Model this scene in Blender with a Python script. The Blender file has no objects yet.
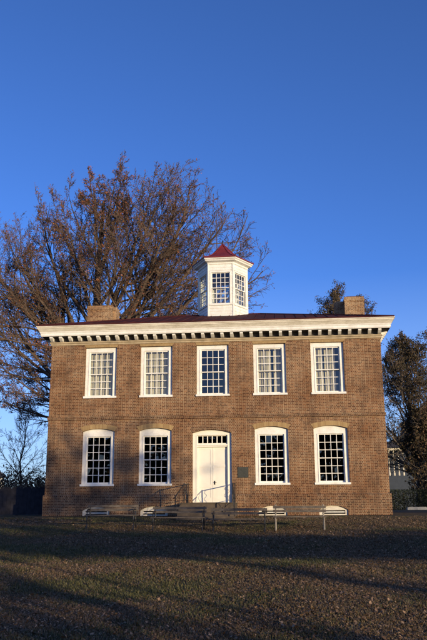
import bpy, bmesh, math, random
import numpy as np
from mathutils import Vector, Matrix

R = math.radians
S = bpy.context.scene
COL = S.collection

# ------------------------------------------------------------------ helpers
class MB:
    """collects faces, then links them as ONE mesh object"""
    def __init__(self):
        self.v = []; self.f = []; self.m = []
    def face(self, pts, mi=0):
        n = len(self.v)
        self.v.extend([tuple(p) for p in pts])
        self.f.append(tuple(range(n, n + len(pts)))); self.m.append(mi)
    def box(self, x0, x1, y0, y1, z0, z1, mi=0, fn=None):
        c = [(x, y, z) for z in (z0, z1) for y in (y0, y1) for x in (x0, x1)]
        if fn: c = [fn(*p) for p in c]
        n = len(self.v); self.v.extend([tuple(p) for p in c])
        for q in ((0, 2, 3, 1), (4, 5, 7, 6), (0, 1, 5, 4), (2, 6, 7, 3), (0, 4, 6, 2), (1, 3, 7, 5)):
            self.f.append(tuple(n + i for i in q)); self.m.append(mi)
    def tube(self, pts, rad, sides=6, mi=0, cap=True):
        pts = [Vector(p) for p in pts]
        rings = []
        ref = Vector((0.31, 0.17, 0.93))
        for i, p in enumerate(pts):
            t = (pts[min(i + 1, len(pts) - 1)] - pts[max(i - 1, 0)])
            if t.length < 1e-9: t = Vector((0, 0, 1))
            t.normalize()
            a = t.cross(ref)
            if a.length < 0.05: a = t.cross(Vector((1, 0, 0)))
            a.normalize(); b = t.cross(a)
            r = rad[i] if hasattr(rad, '__len__') else rad
            n = len(self.v)
            for k in range(sides):
                w = 2 * math.pi * k / sides
                q = p + (a * math.cos(w) + b * math.sin(w)) * r
                self.v.append((q.x, q.y, q.z))
            rings.append(n)
        for i in range(len(rings) - 1):
            for k in range(sides):
                k2 = (k + 1) % sides
                self.f.append((rings[i] + k, rings[i] + k2, rings[i + 1] + k2, rings[i + 1] + k)); self.m.append(mi)
        if cap and sides > 3:
            self.f.append(tuple(rings[0] + k for k in reversed(range(sides)))); self.m.append(mi)
            self.f.append(tuple(rings[-1] + k for k in range(sides))); self.m.append(mi)
    def lathe(self, prof, c=(0, 0), sides=12, mi=0):
        rings = []
        for r, z in prof:
            n = len(self.v)
            for k in range(sides):
                w = 2 * math.pi * k / sides
                self.v.append((c[0] + r * math.cos(w), c[1] + r * math.sin(w), z))
            rings.append(n)
        for i in range(len(rings) - 1):
            for k in range(sides):
                k2 = (k + 1) % sides
                self.f.append((rings[i] + k, rings[i] + k2, rings[i + 1] + k2, rings[i + 1] + k)); self.m.append(mi)
        self.f.append(tuple(rings[0] + k for k in reversed(range(sides)))); self.m.append(mi)
        self.f.append(tuple(rings[-1] + k for k in range(sides))); self.m.append(mi)
    def sheet(self, outer, holes, fn, depth=0.0, mi=0, revmi=None):
        """flat polygon with holes in (u,z); fn(u,d,z) places it; the holes get reveals of the given depth"""
        bm = bmesh.new(); es = []
        for loop in [outer] + holes:
            vs = [bm.verts.new((u, 0, z)) for u, z in loop]
            for i in range(len(vs)): es.append(bm.edges.new((vs[i], vs[(i + 1) % len(vs)])))
        bmesh.ops.triangle_fill(bm, edges=es, use_beauty=True, use_dissolve=False, normal=(0, -1, 0))
        bm.verts.index_update()
        n = len(self.v)
        bm.verts.ensure_lookup_table()
        self.v.extend([tuple(fn(v.co.x, 0, v.co.z)) for v in bm.verts])
        for f in bm.faces:
            idx = [n + v.index for v in f.verts]
            if f.normal.y > 0: idx.reverse()
            self.f.append(tuple(idx)); self.m.append(mi)
        bm.free()
        if depth:
            for loop in holes:
                for i in range(len(loop)):
                    a, b = loop[i], loop[(i + 1) % len(loop)]
                    self.face([fn(a[0], 0, a[1]), fn(b[0], 0, b[1]), fn(b[0], depth, b[1]), fn(a[0], depth, a[1])], mi if revmi is None else revmi)
    def prism(self, loop, d0, d1, fn, mi=0):
        n = len(loop)
        self.face([fn(u, d0, z) for u, z in loop], mi)
        self.face([fn(u, d1, z) for u, z in reversed(loop)], mi)
        for i in range(n):
            a, b = loop[i], loop[(i + 1) % n]
            self.face([fn(a[0], d0, a[1]), fn(a[0], d1, a[1]), fn(b[0], d1, b[1]), fn(b[0], d0, b[1])], mi)
    def build(self, name, mats, parent=None, loc=None, smooth=False):
        me = bpy.data.meshes.new(name)
        me.from_pydata(self.v, [], self.f)
        if not isinstance(mats, (list, tuple)): mats = [mats]
        for m in mats: me.materials.append(m)
        if len(mats) > 1: me.polygons.foreach_set('material_index', self.m)
        if smooth: me.polygons.foreach_set('use_smooth', [True] * len(self.f))
        me.update()
        o = bpy.data.objects.new(name, me); COL.objects.link(o)
        if parent: o.parent = parent
        if loc: o.location = loc
        return o

ID = lambda u, d, z: (u, d, z)

def tag(o, label=None, cat=None, group=None, kind=None):
    if label: o['label'] = label
    if cat: o['category'] = cat
    if group: o['group'] = group
    if kind: o['kind'] = kind
    return o

def empty(name, loc=(0, 0, 0), rz=0):
    o = bpy.data.objects.new(name, None); COL.objects.link(o)
    o.location = loc; o.rotation_euler = (0, 0, rz); o.empty_display_size = 0.2
    return o

# ------------------------------------------------------------------ materials
def mat(name, rough=0.8, spec=0.3):
    m = bpy.data.materials.new(name); m.use_nodes = True
    nt = m.node_tree; b = nt.nodes['Principled BSDF']
    b.inputs['Roughness'].default_value = rough
    b.inputs['Specular IOR Level'].default_value = spec
    return m, nt, b
def N(nt, typ, **kw):
    n = nt.nodes.new(typ)
    for k, v in kw.items():
        if k in n.inputs: n.inputs[k].default_value = v
        else: setattr(n, k, v)
    return n
def ramp(nt, stops, fac):
    n = nt.nodes.new('ShaderNodeValToRGB'); e = n.color_ramp.elements
    while len(e) < len(stops): e.new(0.5)
    for el, (p, c) in zip(e, stops):
        el.position = p; el.color = (*c, 1) if len(c) == 3 else c
    nt.links.new(fac, n.inputs[0]); return n.outputs[0]
def mixc(nt, fac, a, b, mode='MIX'):
    n = nt.nodes.new('ShaderNodeMix'); n.data_type = 'RGBA'; n.blend_type = mode
    for s, v in ((n.inputs['Factor'], fac), (n.inputs['A'], a), (n.inputs['B'], b)):
        if isinstance(v, bpy.types.NodeSocket): nt.links.new(v, s)
        else: s.default_value = v if isinstance(v, (int, float)) else ((*v, 1) if len(v) == 3 else v)
    return n.outputs['Result']
def noise(nt, scale, detail=4, rough=0.6, vec=None):
    n = N(nt, 'ShaderNodeTexNoise', Scale=scale, Detail=detail, Roughness=rough)
    if vec is None:
        tc = nt.nodes.new('ShaderNodeTexCoord'); vec = tc.outputs['Object']
    nt.links.new(vec, n.inputs['Vector']); return n.outputs['Fac']
def bump(nt, b, h, strength=0.3, dist=0.02):
    n = N(nt, 'ShaderNodeBump', Strength=strength, Distance=dist)
    nt.links.new(h, n.inputs['Height']); nt.links.new(n.outputs[0], b.inputs['Normal'])

def plain(name, base, var=0.25, scale=6, rough=0.7, spec=0.3, bmp=0.15, metallic=0):
    m, nt, b = mat(name, rough, spec)
    f = noise(nt, scale)
    lo = tuple(c * (1 - var) for c in base); hi = tuple(min(1, c * (1 + var)) for c in base)
    nt.links.new(ramp(nt, [(0.3, lo), (0.7, hi)], f), b.inputs['Base Color'])
    b.inputs['Metallic'].default_value = metallic
    if bmp: bump(nt, b, noise(nt, scale * 6), bmp, 0.005)
    return m

def brick(name, c1, c2, mortar, bw=0.165, bh=0.068, msize=0.0095, weather=True, off=0.0):
    m, nt, b = mat(name, 0.88, 0.2)
    tc = nt.nodes.new('ShaderNodeTexCoord')
    sx = nt.nodes.new('ShaderNodeSeparateXYZ'); nt.links.new(tc.outputs['Object'], sx.inputs[0])
    ad = N(nt, 'ShaderNodeMath', operation='ADD'); nt.links.new(sx.outputs['X'], ad.inputs[0]); nt.links.new(sx.outputs['Y'], ad.inputs[1])
    cx = nt.nodes.new('ShaderNodeCombineXYZ'); nt.links.new(ad.outputs[0], cx.inputs[0]); nt.links.new(sx.outputs['Z'], cx.inputs[1])
    # uneven hand-laid courses
    wob = N(nt, 'ShaderNodeTexNoise', Scale=1.6, Detail=2.0)
    nt.links.new(cx.outputs[0], wob.inputs['Vector'])
    va = N(nt, 'ShaderNodeVectorMath', operation='MULTIPLY_ADD'); va.inputs[1].default_value = (0.03, 0.02, 0)
    nt.links.new(wob.outputs['Color'], va.inputs[0]); nt.links.new(cx.outputs[0], va.inputs[2])
    br = N(nt, 'ShaderNodeTexBrick', Scale=1.0)
    br.inputs['Brick Width'].default_value = bw; br.inputs['Row Height'].default_value = bh
    br.inputs['Mortar Size'].default_value = msize; br.inputs['Mortar Smooth'].default_value = 0.25
    br.inputs['Bias'].default_value = -0.1
    br.offset = 0.5; br.squash = 0.55; br.squash_frequency = 2
    br.inputs['Color1'].default_value = (*c1, 1); br.inputs['Color2'].default_value = (*c2, 1); br.inputs['Mortar'].default_value = (*mortar, 1)
    nt.links.new(va.outputs[0], br.inputs['Vector'])
    c = br.outputs['Color']
    if weather:
        big = noise(nt, 0.5, 7, 0.68)
        c = mixc(nt, ramp(nt, [(0.42, (0, 0, 0)), (0.62, (0.85, 0.85, 0.85))], big), c, mixc(nt, 1.0, c, (0.62, 0.50, 0.42), 'MULTIPLY'))
        mp = N(nt, 'ShaderNodeMapping'); mp.inputs['Scale'].default_value = (1, 1, .22); nt.links.new(tc.outputs['Object'], mp.inputs[0])
        strk = noise(nt, 1.9, 6, 0.7, mp.outputs[0])
        c = mixc(nt, ramp(nt, [(0.50, (0, 0, 0)), (0.70, (0.7, 0.7, 0.7))], strk), c, (0.085, 0.052, 0.034))
        mid = noise(nt, 3.1, 6, 0.72)
        c = mixc(nt, ramp(nt, [(0.54, (0, 0, 0)), (0.72, (0.55, 0.55, 0.55))], mid), c, mixc(nt, 0.5, c, (0.48, 0.36, 0.24)))
        fine = noise(nt, 13.0, 4, 0.7)
        c = mixc(nt, ramp(nt, [(0.55, (0, 0, 0)), (0.70, (0.5, 0.5, 0.5))], fine), c, (0.06, 0.034, 0.026))
    nt.links.new(c, b.inputs['Base Color'])
    inv = N(nt, 'ShaderNodeMath', operation='SUBTRACT'); inv.inputs[0].default_value = 1
    nt.links.new(br.outputs['Fac'], inv.inputs[1])
    bump(nt, b, inv.outputs[0], 0.6, 0.008)
    return m

M = {}
M['brick'] = brick('old_brick', (0.105, 0.049, 0.026), (0.275, 0.137, 0.066), (0.43, 0.315, 0.19), msize=.0085)
M['brick_base'] = brick('base_brick', (0.064, 0.029, 0.017), (0.225, 0.108, 0.054), (0.37, 0.275, 0.17), msize=.0085)
M['chimney'] = brick('chimney_brick', (0.13, 0.06, 0.03), (0.38, 0.22, 0.11), (0.48, 0.37, 0.23))
M['brick_far'] = brick('far_brick', (0.30, 0.13, 0.08), (0.38, 0.19, 0.11), (0.45, 0.36, 0.28))
M['arch'] = brick('rubbed_brick', (0.28, 0.18, 0.082), (0.38, 0.26, 0.12), (0.33, 0.24, 0.13), bw=0.075, bh=0.4, msize=0.006, weather=False)

def white_paint():
    m, nt, b = mat('white_paint', 0.55, 0.35)
    f = noise(nt, 3.0, 6, 0.7)
    g = noise(nt, 28.0, 4, 0.7)
    c = ramp(nt, [(0.3, (0.62, 0.59, 0.52)), (0.6, (0.80, 0.775, 0.715))], f)
    c = mixc(nt, ramp(nt, [(0.58, (0, 0, 0)), (0.72, (0.6, 0.6, 0.6))], g), c, (0.48, 0.42, 0.33))
    nt.links.new(c, b.inputs['Base Color']); bump(nt, b, g, 0.15, 0.004); return m
M['white'] = white_paint()
def cornice_paint():
    m, nt, b = mat('weathered_cornice_paint', 0.7, 0.25)
    tc = nt.nodes.new('ShaderNodeTexCoord'); mp = N(nt, 'ShaderNodeMapping'); mp.inputs['Scale'].default_value = (1, 1, 6)
    nt.links.new(tc.outputs['Object'], mp.inputs[0])
    f = noise(nt, 2.2, 7, 0.72, mp.outputs[0]); g = noise(nt, 14.0, 5, 0.7, mp.outputs[0])
    c = ramp(nt, [(0.3, (0.46, 0.40, 0.30)), (0.62, (0.72, 0.67, 0.56))], f)
    c = mixc(nt, ramp(nt, [(0.52, (0, 0, 0)), (0.72, (0.8, 0.8, 0.8))], g), c, (0.30, 0.25, 0.18))
    nt.links.new(c, b.inputs['Base Color']); bump(nt, b, g, 0.25, 0.01); return m
M['cornice'] = cornice_paint()
M['frieze'] = plain('frieze_stone', (0.37, 0.29, 0.185), 0.3, 3, 0.85)
M['soffit'] = plain('bed_moulding_shade', (0.05, 0.042, 0.035), 0.3, 5, 0.8)  # dark colour paints in the shade behind and between the modillions
M['door'] = plain('cream_door_paint', (0.78, 0.73, 0.62), 0.05, 2, 0.45, 0.35, 0.05)
M['roof'] = plain('dark_red_roof_metal', (0.055, 0.013, 0.012), 0.4, 1.2, 0.8, 0.15, 0.1)
M['roof_red'] = plain('red_roof_metal', (0.15, 0.021, 0.022), 0.25, 2.5, 0.5, 0.3, 0.08)
M['stone'] = plain('brown_stone', (0.085, 0.066, 0.05), 0.3, 4, 0.85, 0.2, 0.4)
M['iron'] = plain('black_iron', (0.018, 0.017, 0.017), 0.3, 12, 0.5, 0.4, 0.1)
M['steel'] = plain('weathered_steel', (0.24, 0.21, 0.17), 0.3, 10, 0.55, 0.4, 0.1)
M['plank'] = plain('dark_bench_plank', (0.105, 0.086, 0.070), 0.35, 9, 0.75, 0.25, 0.3)
M['plaque'] = plain('green_bronze', (0.042, 0.043, 0.034), 0.25, 14, 0.5, 0.4, 0.2)
M['black'] = plain('dark_opening', (0.012, 0.011, 0.011), 0.2, 5, 0.8, 0.1, 0)
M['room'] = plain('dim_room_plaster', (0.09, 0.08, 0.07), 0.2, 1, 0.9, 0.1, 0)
M['fence'] = plain('dark_stained_board', (0.030, 0.028, 0.034), 0.35, 4, 0.8, 0.2, 0.3)
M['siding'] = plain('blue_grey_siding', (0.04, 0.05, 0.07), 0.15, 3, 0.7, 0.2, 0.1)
M['shingle'] = plain('slate_shingle', (0.06, 0.055, 0.055), 0.3, 5, 0.8, 0.2, 0.3)
M['concrete'] = plain('pale_concrete', (0.30, 0.29, 0.27), 0.2, 5, 0.85, 0.2, 0.3)
M['bark'] = plain('grey_brown_bark', (0.105, 0.082, 0.062), 0.4, 7, 0.9, 0.15, 0.5)
M['bark_red'] = plain('reddish_grey_bark', (0.10, 0.070, 0.052), 0.35, 7, 0.9, 0.15, 0.5)
M['bark_dark'] = plain('dark_bark', (0.06, 0.048, 0.04), 0.4, 7, 0.9, 0.15, 0.5)

def curtain_mat():
    m, nt, b = mat('cream_curtain_cloth', 0.9, 0.1)
    f = noise(nt, 9.0, 3)
    nt.links.new(ramp(nt, [(0.3, (0.42, 0.36, 0.25)), (0.7, (0.58, 0.50, 0.36))], f), b.inputs['Base Color'])
    return m
M['curtain'] = curtain_mat()

def glass_mat():
    m = bpy.data.materials.new('old_window_glass'); m.use_nodes = True; nt = m.node_tree
    for n in list(nt.nodes):
        if n.type == 'BSDF_PRINCIPLED': nt.nodes.remove(n)
    out = [n for n in nt.nodes if n.type == 'OUTPUT_MATERIAL'][0]
    tr = N(nt, 'ShaderNodeBsdfTransparent'); tr.inputs[0].default_value = (0.86, 0.90, 0.88, 1)
    gl = N(nt, 'ShaderNodeBsdfGlossy', Roughness=0.0)
    fr = N(nt, 'ShaderNodeLayerWeight', Blend=0.5)
    pw = N(nt, 'ShaderNodeMath', operation='POWER'); pw.inputs[1].default_value = 5.0
    nt.links.new(fr.outputs['Facing'], pw.inputs[0])
    mul = N(nt, 'ShaderNodeMath', operation='MULTIPLY_ADD'); mul.inputs[1].default_value = 0.9; mul.inputs[2].default_value = 0.085
    nt.links.new(pw.outputs[0], mul.inputs[0])
    mx = nt.nodes.new('ShaderNodeMixShader')
    nt.links.new(mul.outputs[0], mx.inputs[0]); nt.links.new(tr.outputs[0], mx.inputs[1]); nt.links.new(gl.outputs[0], mx.inputs[2])
    nt.links.new(mx.outputs[0], out.inputs[0]); return m
M['glass'] = glass_mat()

def leaf_mat(name, stops, rough=0.7):
    m, nt, b = mat(name, rough, 0.2)
    g = nt.nodes.new('ShaderNodeNewGeometry')
    nt.links.new(ramp(nt, stops, g.outputs['Random Per Island']), b.inputs['Base Color'])
    return m
M['leaf_red'] = leaf_mat('russet_leaves', [(0.0, (0.11, 0.036, 0.02)), (0.6, (0.20, 0.068, 0.03)), (1.0, (0.31, 0.13, 0.05))])
M['leaf_dark'] = leaf_mat('dull_autumn_leaves', [(0.0, (0.03, 0.03, 0.015)), (0.6, (0.075, 0.055, 0.03)), (1.0, (0.15, 0.09, 0.05))])
M['leaf_green'] = leaf_mat('evergreen_leaves', [(0.0, (0.014, 0.019, 0.010)), (1.0, (0.036, 0.042, 0.02))])
M['leaf_brown'] = leaf_mat('dry_brush', [(0.0, (0.11, 0.07, 0.042)), (1.0, (0.24, 0.155, 0.095))])
M['grass'] = leaf_mat('winter_grass', [(0.0, (0.052, 0.056, 0.022)), (0.6, (0.09, 0.088, 0.036)), (1.0, (0.17, 0.145, 0.07))], 0.8)
M['litter'] = leaf_mat('dead_leaf_litter', [(0.0, (0.09, 0.05, 0.03)), (0.7, (0.20, 0.12, 0.07)), (1.0, (0.38, 0.25, 0.15))], 0.85)

def ground_mat():
    m, nt, b = mat('winter_lawn', 0.95, 0.1)
    big = noise(nt, 0.35, 5, 0.6); mid = noise(nt, 2.2, 6, 0.7); fine = noise(nt, 22, 5, 0.75)
    c = ramp(nt, [(0.35, (0.055, 0.056, 0.024)), (0.52, (0.10, 0.080, 0.042)), (0.68, (0.165, 0.115, 0.066))], mid)
    c = mixc(nt, ramp(nt, [(0.38, (0, 0, 0)), (0.62, (0.7, 0.7, 0.7))], big), c, (0.12, 0.085, 0.05))
    c = mixc(nt, ramp(nt, [(0.5, (0, 0, 0)), (0.7, (0.8, 0.8, 0.8))], fine), c, (0.045, 0.036, 0.02))
    nt.links.new(c, b.inputs['Base Color']); bump(nt, b, fine, 1.0, 0.05); return m
M['ground'] = ground_mat()

# ------------------------------------------------------------------ ground
GP = [(-3000, -1.3), (-60, -1.25), (-33, -1.16), (-22, -1.10), (-14, -0.85), (-8, -0.52), (-5, -0.32), (-2.5, -0.13), (-1.0, -0.03), (0, 0.0), (60, 0.0), (4000, 0.0)]
def gz(x, y):
    for (a, za), (b, zb) in zip(GP, GP[1:]):
        if y <= b:
            t = max(0, min(1, (y - a) / (b - a))); z = za + (zb - za) * t; break
    w = max(0.0, min(1.0, (-y - 1.5) / 4.0)) * max(0.0, min(1.0, (60 + y) / 20.0))
    return z + w * (0.035 * math.sin(x * 0.7 + y * 0.4) + 0.03 * math.sin(y * 1.1 - x * 0.3) + 0.02 * math.sin(x * 1.9 + 1.3))
def build_ground():
    xs = [-3000, -600, -150, -60, -36] + [i * 0.5 for i in range(-50, 51)] + [36, 60, 150, 600, 3000]
    ys = [-3000, -600, -150, -70, -45, -36] + [-33 + i * 0.5 for i in range(0, 67)] + [1, 2, 6, 15, 40, 80, 200, 800, 4000]
    v = [(x, y, gz(x, y)) for y in ys for x in xs]; nx = len(xs)
    f = [(j * nx + i, j * nx + i + 1, (j + 1) * nx + i + 1, (j + 1) * nx + i) for j in range(len(ys) - 1) for i in range(nx - 1)]
    me = bpy.data.meshes.new('lawn'); me.from_pydata(v, [], f); me.materials.append(M['ground'])
    me.polygons.foreach_set('use_smooth', [True] * len(f)); me.update()
    o = bpy.data.objects.new('lawn', me); COL.objects.link(o)
    tag(o, 'worn winter lawn sloping up to the brick building', 'lawn', kind='structure')
build_ground()

def scatter(n, seed, kind):
    rg = random.Random(seed); mb = MB()
    for i in range(n):
        # denser towards the viewer
        t = rg.random()
        y = -24.5 + 23.3 * t ** 1.6
        d = y + 32.2
        x = 2.98 - 0.09 * d + rg.uniform(-0.36, 0.36) * d
        patch = math.sin(x * 0.9 + 1.7 * math.sin(y * 0.6)) + math.sin(y * 1.3 + x * 0.5) + 0.8 * math.sin(x * 2.3 - y * 1.7) - .12 * (x - 1)
        z = gz(x, y)
        if kind == 'litter':
            if rg.random() < .25 + .35 * patch: continue
            z += rg.uniform(0.006, 0.035)
            s = rg.uniform(0.006, 0.012 + .022 * rg.random() ** 3) * (1 + .03 * d); a = rg.uniform(0, 6.28)
            u = Vector((math.cos(a), math.sin(a), rg.uniform(-.7, .7))); w = Vector((-math.sin(a), math.cos(a), rg.uniform(-.7, .7)))
            p = Vector((x, y, z))
            mb.face([p - u * s, p - w * s * .6, p + u * s, p + w * s * .6])
            continue
        green = patch + rg.gauss(0, .9) > .75
        if green != (kind == 'green'): continue
        for k in range(4):
            a = rg.uniform(0, 6.28); h = rg.uniform(0.012, 0.04) * (1.35 if kind == 'green' else 1); w = rg.uniform(0.004, 0.008) * (1 + .03 * d)
            lx, ly = math.cos(a), math.sin(a); le = rg.uniform(0.01, 0.06)
            bx, by = x + rg.uniform(-.06, .06), y + rg.uniform(-.06, .06)
            mb.face([(bx - ly * w, by + lx * w, z - .005), (bx + ly * w, by - lx * w, z - .005), (bx + lx * le, by + ly * le, z + h)])
    return mb
M['grass_dry'] = leaf_mat('dry_grass', [(0.0, (0.085, 0.062, 0.036)), (0.5, (0.145, 0.104, 0.062)), (1.0, (0.24, 0.175, 0.107))], 0.85)
tag(scatter(85000, 3, 'green').build('green_grass', M['grass']), 'short green winter grass in patches over the lawn', 'grass', kind='stuff')
tag(scatter(110000, 4, 'dry').build('dry_grass', M['grass_dry']), 'dry brown matted grass over the lawn', 'dry grass', kind='stuff')
tag(scatter(105000, 5, 'litter').build('fallen_leaves', M['litter']), 'dry brown leaves strewn over the lawn', 'fallen leaves', kind='stuff')

# ------------------------------------------------------------------ the brick building
HOUSE = empty('brick_schoolhouse', (0, 0, 0))
tag(HOUSE, 'two storey brick schoolhouse with white windows, modillion cornice and a cupola', 'building')
X0 = -0.02; SP = 2.571
WC = [X0 + SP * (i - 2) for i in range(5)]
HW = 0.73
UZ0, UZ1 = 5.157, 7.50
LZ0, LZS, LZP = 1.264, 3.66, 3.78
DX0, DX1, DZ0, DZS, DZP = -0.93, 0.80, 0.53, 3.53, 3.67

def arc(x0, x1, zs, zp, n=10):
    """points of a segmental arch from right to left"""
    c = (x0 + x1) / 2; h = (x1 - x0) / 2; s = zp - zs; rad = (h * h + s * s) / (2 * s)
    out = []
    for i in range(n + 1):
        x = x1 + (x0 - x1) * i / n
        out.append((x, zp - rad + math.sqrt(max(0, rad * rad - (x - c) ** 2))))
    return out
def arched(x0, x1, z0, zs, zp): return [(x0, z0), (x1, z0)] + arc(x0, x1, zs, zp)
def rect(x0, x1, z0, z1): return [(x0, z0), (x1, z0), (x1, z1), (x0, z1)]

PL = 0.86                                    # top of the plinth
BW = [(WC[i] - 0.62, WC[i] + 0.60) for i in (0, 1, 3, 4)]
w = MB()
outer = [(-7.5, PL), (DX0, PL), (DX0, PL + 0.001)]
# wall above the plinth, notched by the doorway
outer = [(-7.5, PL), (DX0, PL)] + list(reversed(arc(DX0, DX1, DZS, DZP))) + [(DX1, PL), (7.5, PL), (7.5, 8.2), (-7.5, 8.2)]
holes = [rect(c - HW, c + HW, UZ0, UZ1) for c in WC] + [arched(c - HW, c + HW, LZ0, LZS, LZP) for i, c in enumerate(WC) if i != 2]
w.sheet(outer, holes, ID, 0.34)
dl = [(DX0, PL)] + list(reversed(arc(DX0, DX1, DZS, DZP))) + [(DX1, PL)]
for a, b in zip(dl, dl[1:]): w.face([(a[0], 0, a[1]), (b[0], 0, b[1]), (b[0], .34, b[1]), (a[0], .34, a[1])])
for x in (-7.5, 7.5): w.face([(x, 0, -.4), (x, 11, -.4), (x, 11, 8.2), (x, 0, 8.2)])
w.face([(-7.5, 11, -.4), (7.5, 11, -.4), (7.5, 11, 8.2), (-7.5, 11, 8.2)])
w.build('wall', M['brick'], HOUSE)

p = MB()
PF = lambda u, d, z: (u, d - 0.05, z)
po = [(-7.56, -.5), (7.56, -.5), (7.56, PL), (DX1, PL), (DX1, DZ0), (DX0, DZ0), (DX0, PL), (-7.56, PL)]
bh = [arched(a, b, 0.0, 0.22, 0.40) for a, b in BW]
p.sheet(po, bh, PF, 0.32)
for a, b in ((-7.56, DX0), (DX1, 7.56)):
    p.face([(a, -.05, PL), (b, -.05, PL), (b, 0.0, PL + .035), (a, 0.0, PL + .035)])
for x in (DX0, DX1): p.face([(x, -.05, DZ0), (x, .34, DZ0), (x, .34, PL + .03), (x, -.05, PL + .03)])
for s in (-7.56, 7.56):
    p.face([(s, -.05, -.5), (s, 11.05, -.5), (s, 11.05, PL), (s, -.05, PL)])
    p.face([(s, -.05, PL), (s, 11.05, PL), (s * .992, 11.05, PL + .035), (s * .992, 0, PL + .035)])
p.build('plinth', M['brick_base'], HOUSE)

sc = MB()
sc.box(-7.53, 7.53, -.05, .01, 4.17, 4.315)
sc.box(-7.54, 7.54, -.068, .01, 4.245, 4.312)
sc.build('string_course', M['brick_base'], HOUSE)

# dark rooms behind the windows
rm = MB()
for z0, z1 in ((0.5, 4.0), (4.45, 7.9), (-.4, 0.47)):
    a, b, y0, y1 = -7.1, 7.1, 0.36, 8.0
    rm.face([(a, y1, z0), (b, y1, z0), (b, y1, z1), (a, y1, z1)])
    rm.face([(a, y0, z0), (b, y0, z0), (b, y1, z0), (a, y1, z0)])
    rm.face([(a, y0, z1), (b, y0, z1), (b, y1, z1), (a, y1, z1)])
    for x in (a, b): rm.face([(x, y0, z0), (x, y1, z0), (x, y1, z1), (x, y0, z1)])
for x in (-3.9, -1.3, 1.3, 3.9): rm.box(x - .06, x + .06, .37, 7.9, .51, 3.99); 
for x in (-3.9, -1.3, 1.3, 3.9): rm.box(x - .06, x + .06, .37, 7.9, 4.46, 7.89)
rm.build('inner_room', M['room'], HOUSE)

# yellow rubbed-brick arches over the openings
for i, c in enumerate(WC):
    a = MB()
    zt = 7.636
    a.prism([(c - HW, UZ1 + .003), (c + HW, UZ1 + .003), (c + HW + .07, zt), (c - HW - .07, zt)], -.012, .05, ID)
    a.build('flat_arch', M['arch'], HOUSE)
for i, c in enumerate(WC):
    if i == 2: continue
    a = MB()
    lo = arc(c - HW, c + HW, LZS + .003, LZP + .003); up = arc(c - HW - .12, c + HW + .12, LZS + .195, LZP + .20)
    for k in range(len(lo) - 1):
        a.prism([lo[k], up[k], up[k + 1], lo[k + 1]][::-1], -.012, .05, ID)
    a.build('segmental_arch', M['arch'], HOUSE)
a = MB()
lo = arc(DX0, DX1, DZS + .003, DZP + .003, 12); up = arc(DX0 - .1, DX1 + .1, DZS + .2, DZP + .22, 12)
for k in range(len(lo) - 1): a.prism([lo[k], up[k], up[k + 1], lo[k + 1]][::-1], -.012, .05, ID)
a.build('segmental_arch', M['brick_base'], HOUSE)

# ------------------------------------------------------------------ windows
def sash(mb, u0, u1, z0, z1, d, cols, rows, fn, st=0.045, mt=0.026, top=None, bot=None):
    top = st if top is None else top; bot = st if bot is None else bot
    mb.box(u0, u0 + st, d, d + .045, z0, z1, 0, fn); mb.box(u1 - st, u1, d, d + .045, z0, z1, 0, fn)
    mb.box(u0 + st, u1 - st, d, d + .045, z1 - top, z1, 0, fn); mb.box(u0 + st, u1 - st, d, d + .045, z0, z0 + bot, 0, fn)
    a, b, e, g = u0 + st, u1 - st, z0 + bot, z1 - top
    for k in range(1, cols):
        x = a + (b - a) * k / cols; mb.box(x - mt / 2, x + mt / 2, d + .004, d + .04, e, g, 0, fn)
    for k in range(1, rows):
        z = e + (g - e) * k / rows; mb.box(a, b, d + .007, d + .037, z - mt / 2, z + mt / 2, 0, fn)
    return a, b, e, g
rnd = random.Random(11)
def window(c, z0, ztop, zs, zp, kind):
    x0, x1 = c - HW, c + HW
    D = 0.10; cw = 0.175; zc = z0 + 0.09
    fr = MB()
    gtop = (ztop - .19) if kind == 'upper' else zs - .22
    # casing
    fr.box(x0 + .004, x0 + cw, D, D + .2, zc, gtop); fr.box(x1 - cw, x1 - .004, D, D + .2, zc, gtop)
    if kind == 'upper': fr.box(x0 + .004, x1 - .004, D, D + .2, gtop, ztop - .004)
    else: fr.prism([(x0 + .004, gtop), (x1 - .004, gtop)] + [(max(x0 + .004, min(x1 - .004, x)), z - .004) for x, z in arc(x0, x1, zs, zp)], D, D + .2, ID)
    # thin backband moulding
    fr.box(x0 + cw - .03, x0 + cw - .002, D - .018, D - .001, zc, gtop); fr.box(x1 - cw + .002, x1 - cw + .03, D - .018, D - .001, zc, gtop)
    f = fr.build('window', M['white'], HOUSE)
    si = MB(); si.box(x0 - .03, x1 + .035, -.055, D + .2, z0, z0 + .088); si.build('sill', M['white'], f)
    a, b = x0 + cw, x1 - cw; mid = (zc + gtop) / 2
    up = MB(); lo = MB()
    ug = sash(up, a, b, mid - .02, gtop, D + .055, 4, 3, ID, bot=.04)
    lg = sash(lo, a, b, zc, mid + .02, D + .115, 4, 3, ID, top=.04, bot=.075)
    for (u0, u1, e, g), d in ((ug, D + .078), (lg, D + .138)):
        mbx = up if d < D + .1 else lo
        for i in range(4):
            for j in range(3):
                t = rnd.uniform(-.004, .004); t2 = rnd.uniform(-.004, .004)
                xa, xb = u0 + (u1 - u0) * i / 4, u0 + (u1 - u0) * (i + 1) / 4
                za, zb = e + (g - e) * j / 3, e + (g - e) * (j + 1) / 3
                mbx.face([(xa, d + t, za), (xb, d - t, za), (xb, d - t + t2, zb), (xa, d + t + t2, zb)], 1)
    up.build('upper_sash', [M['white'], M['glass']], f)
    lo.build('lower_sash', [M['white'], M['glass']], f)
    return a, b, zc, gtop
GL = []
for i, c in enumerate(WC):
    GL.append(window(c, UZ0, UZ1, 0, 0, 'upper'))
for i, c in enumerate(WC):
    if i != 2: window(c, LZ0, 0, LZS, LZP, 'lower')

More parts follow.
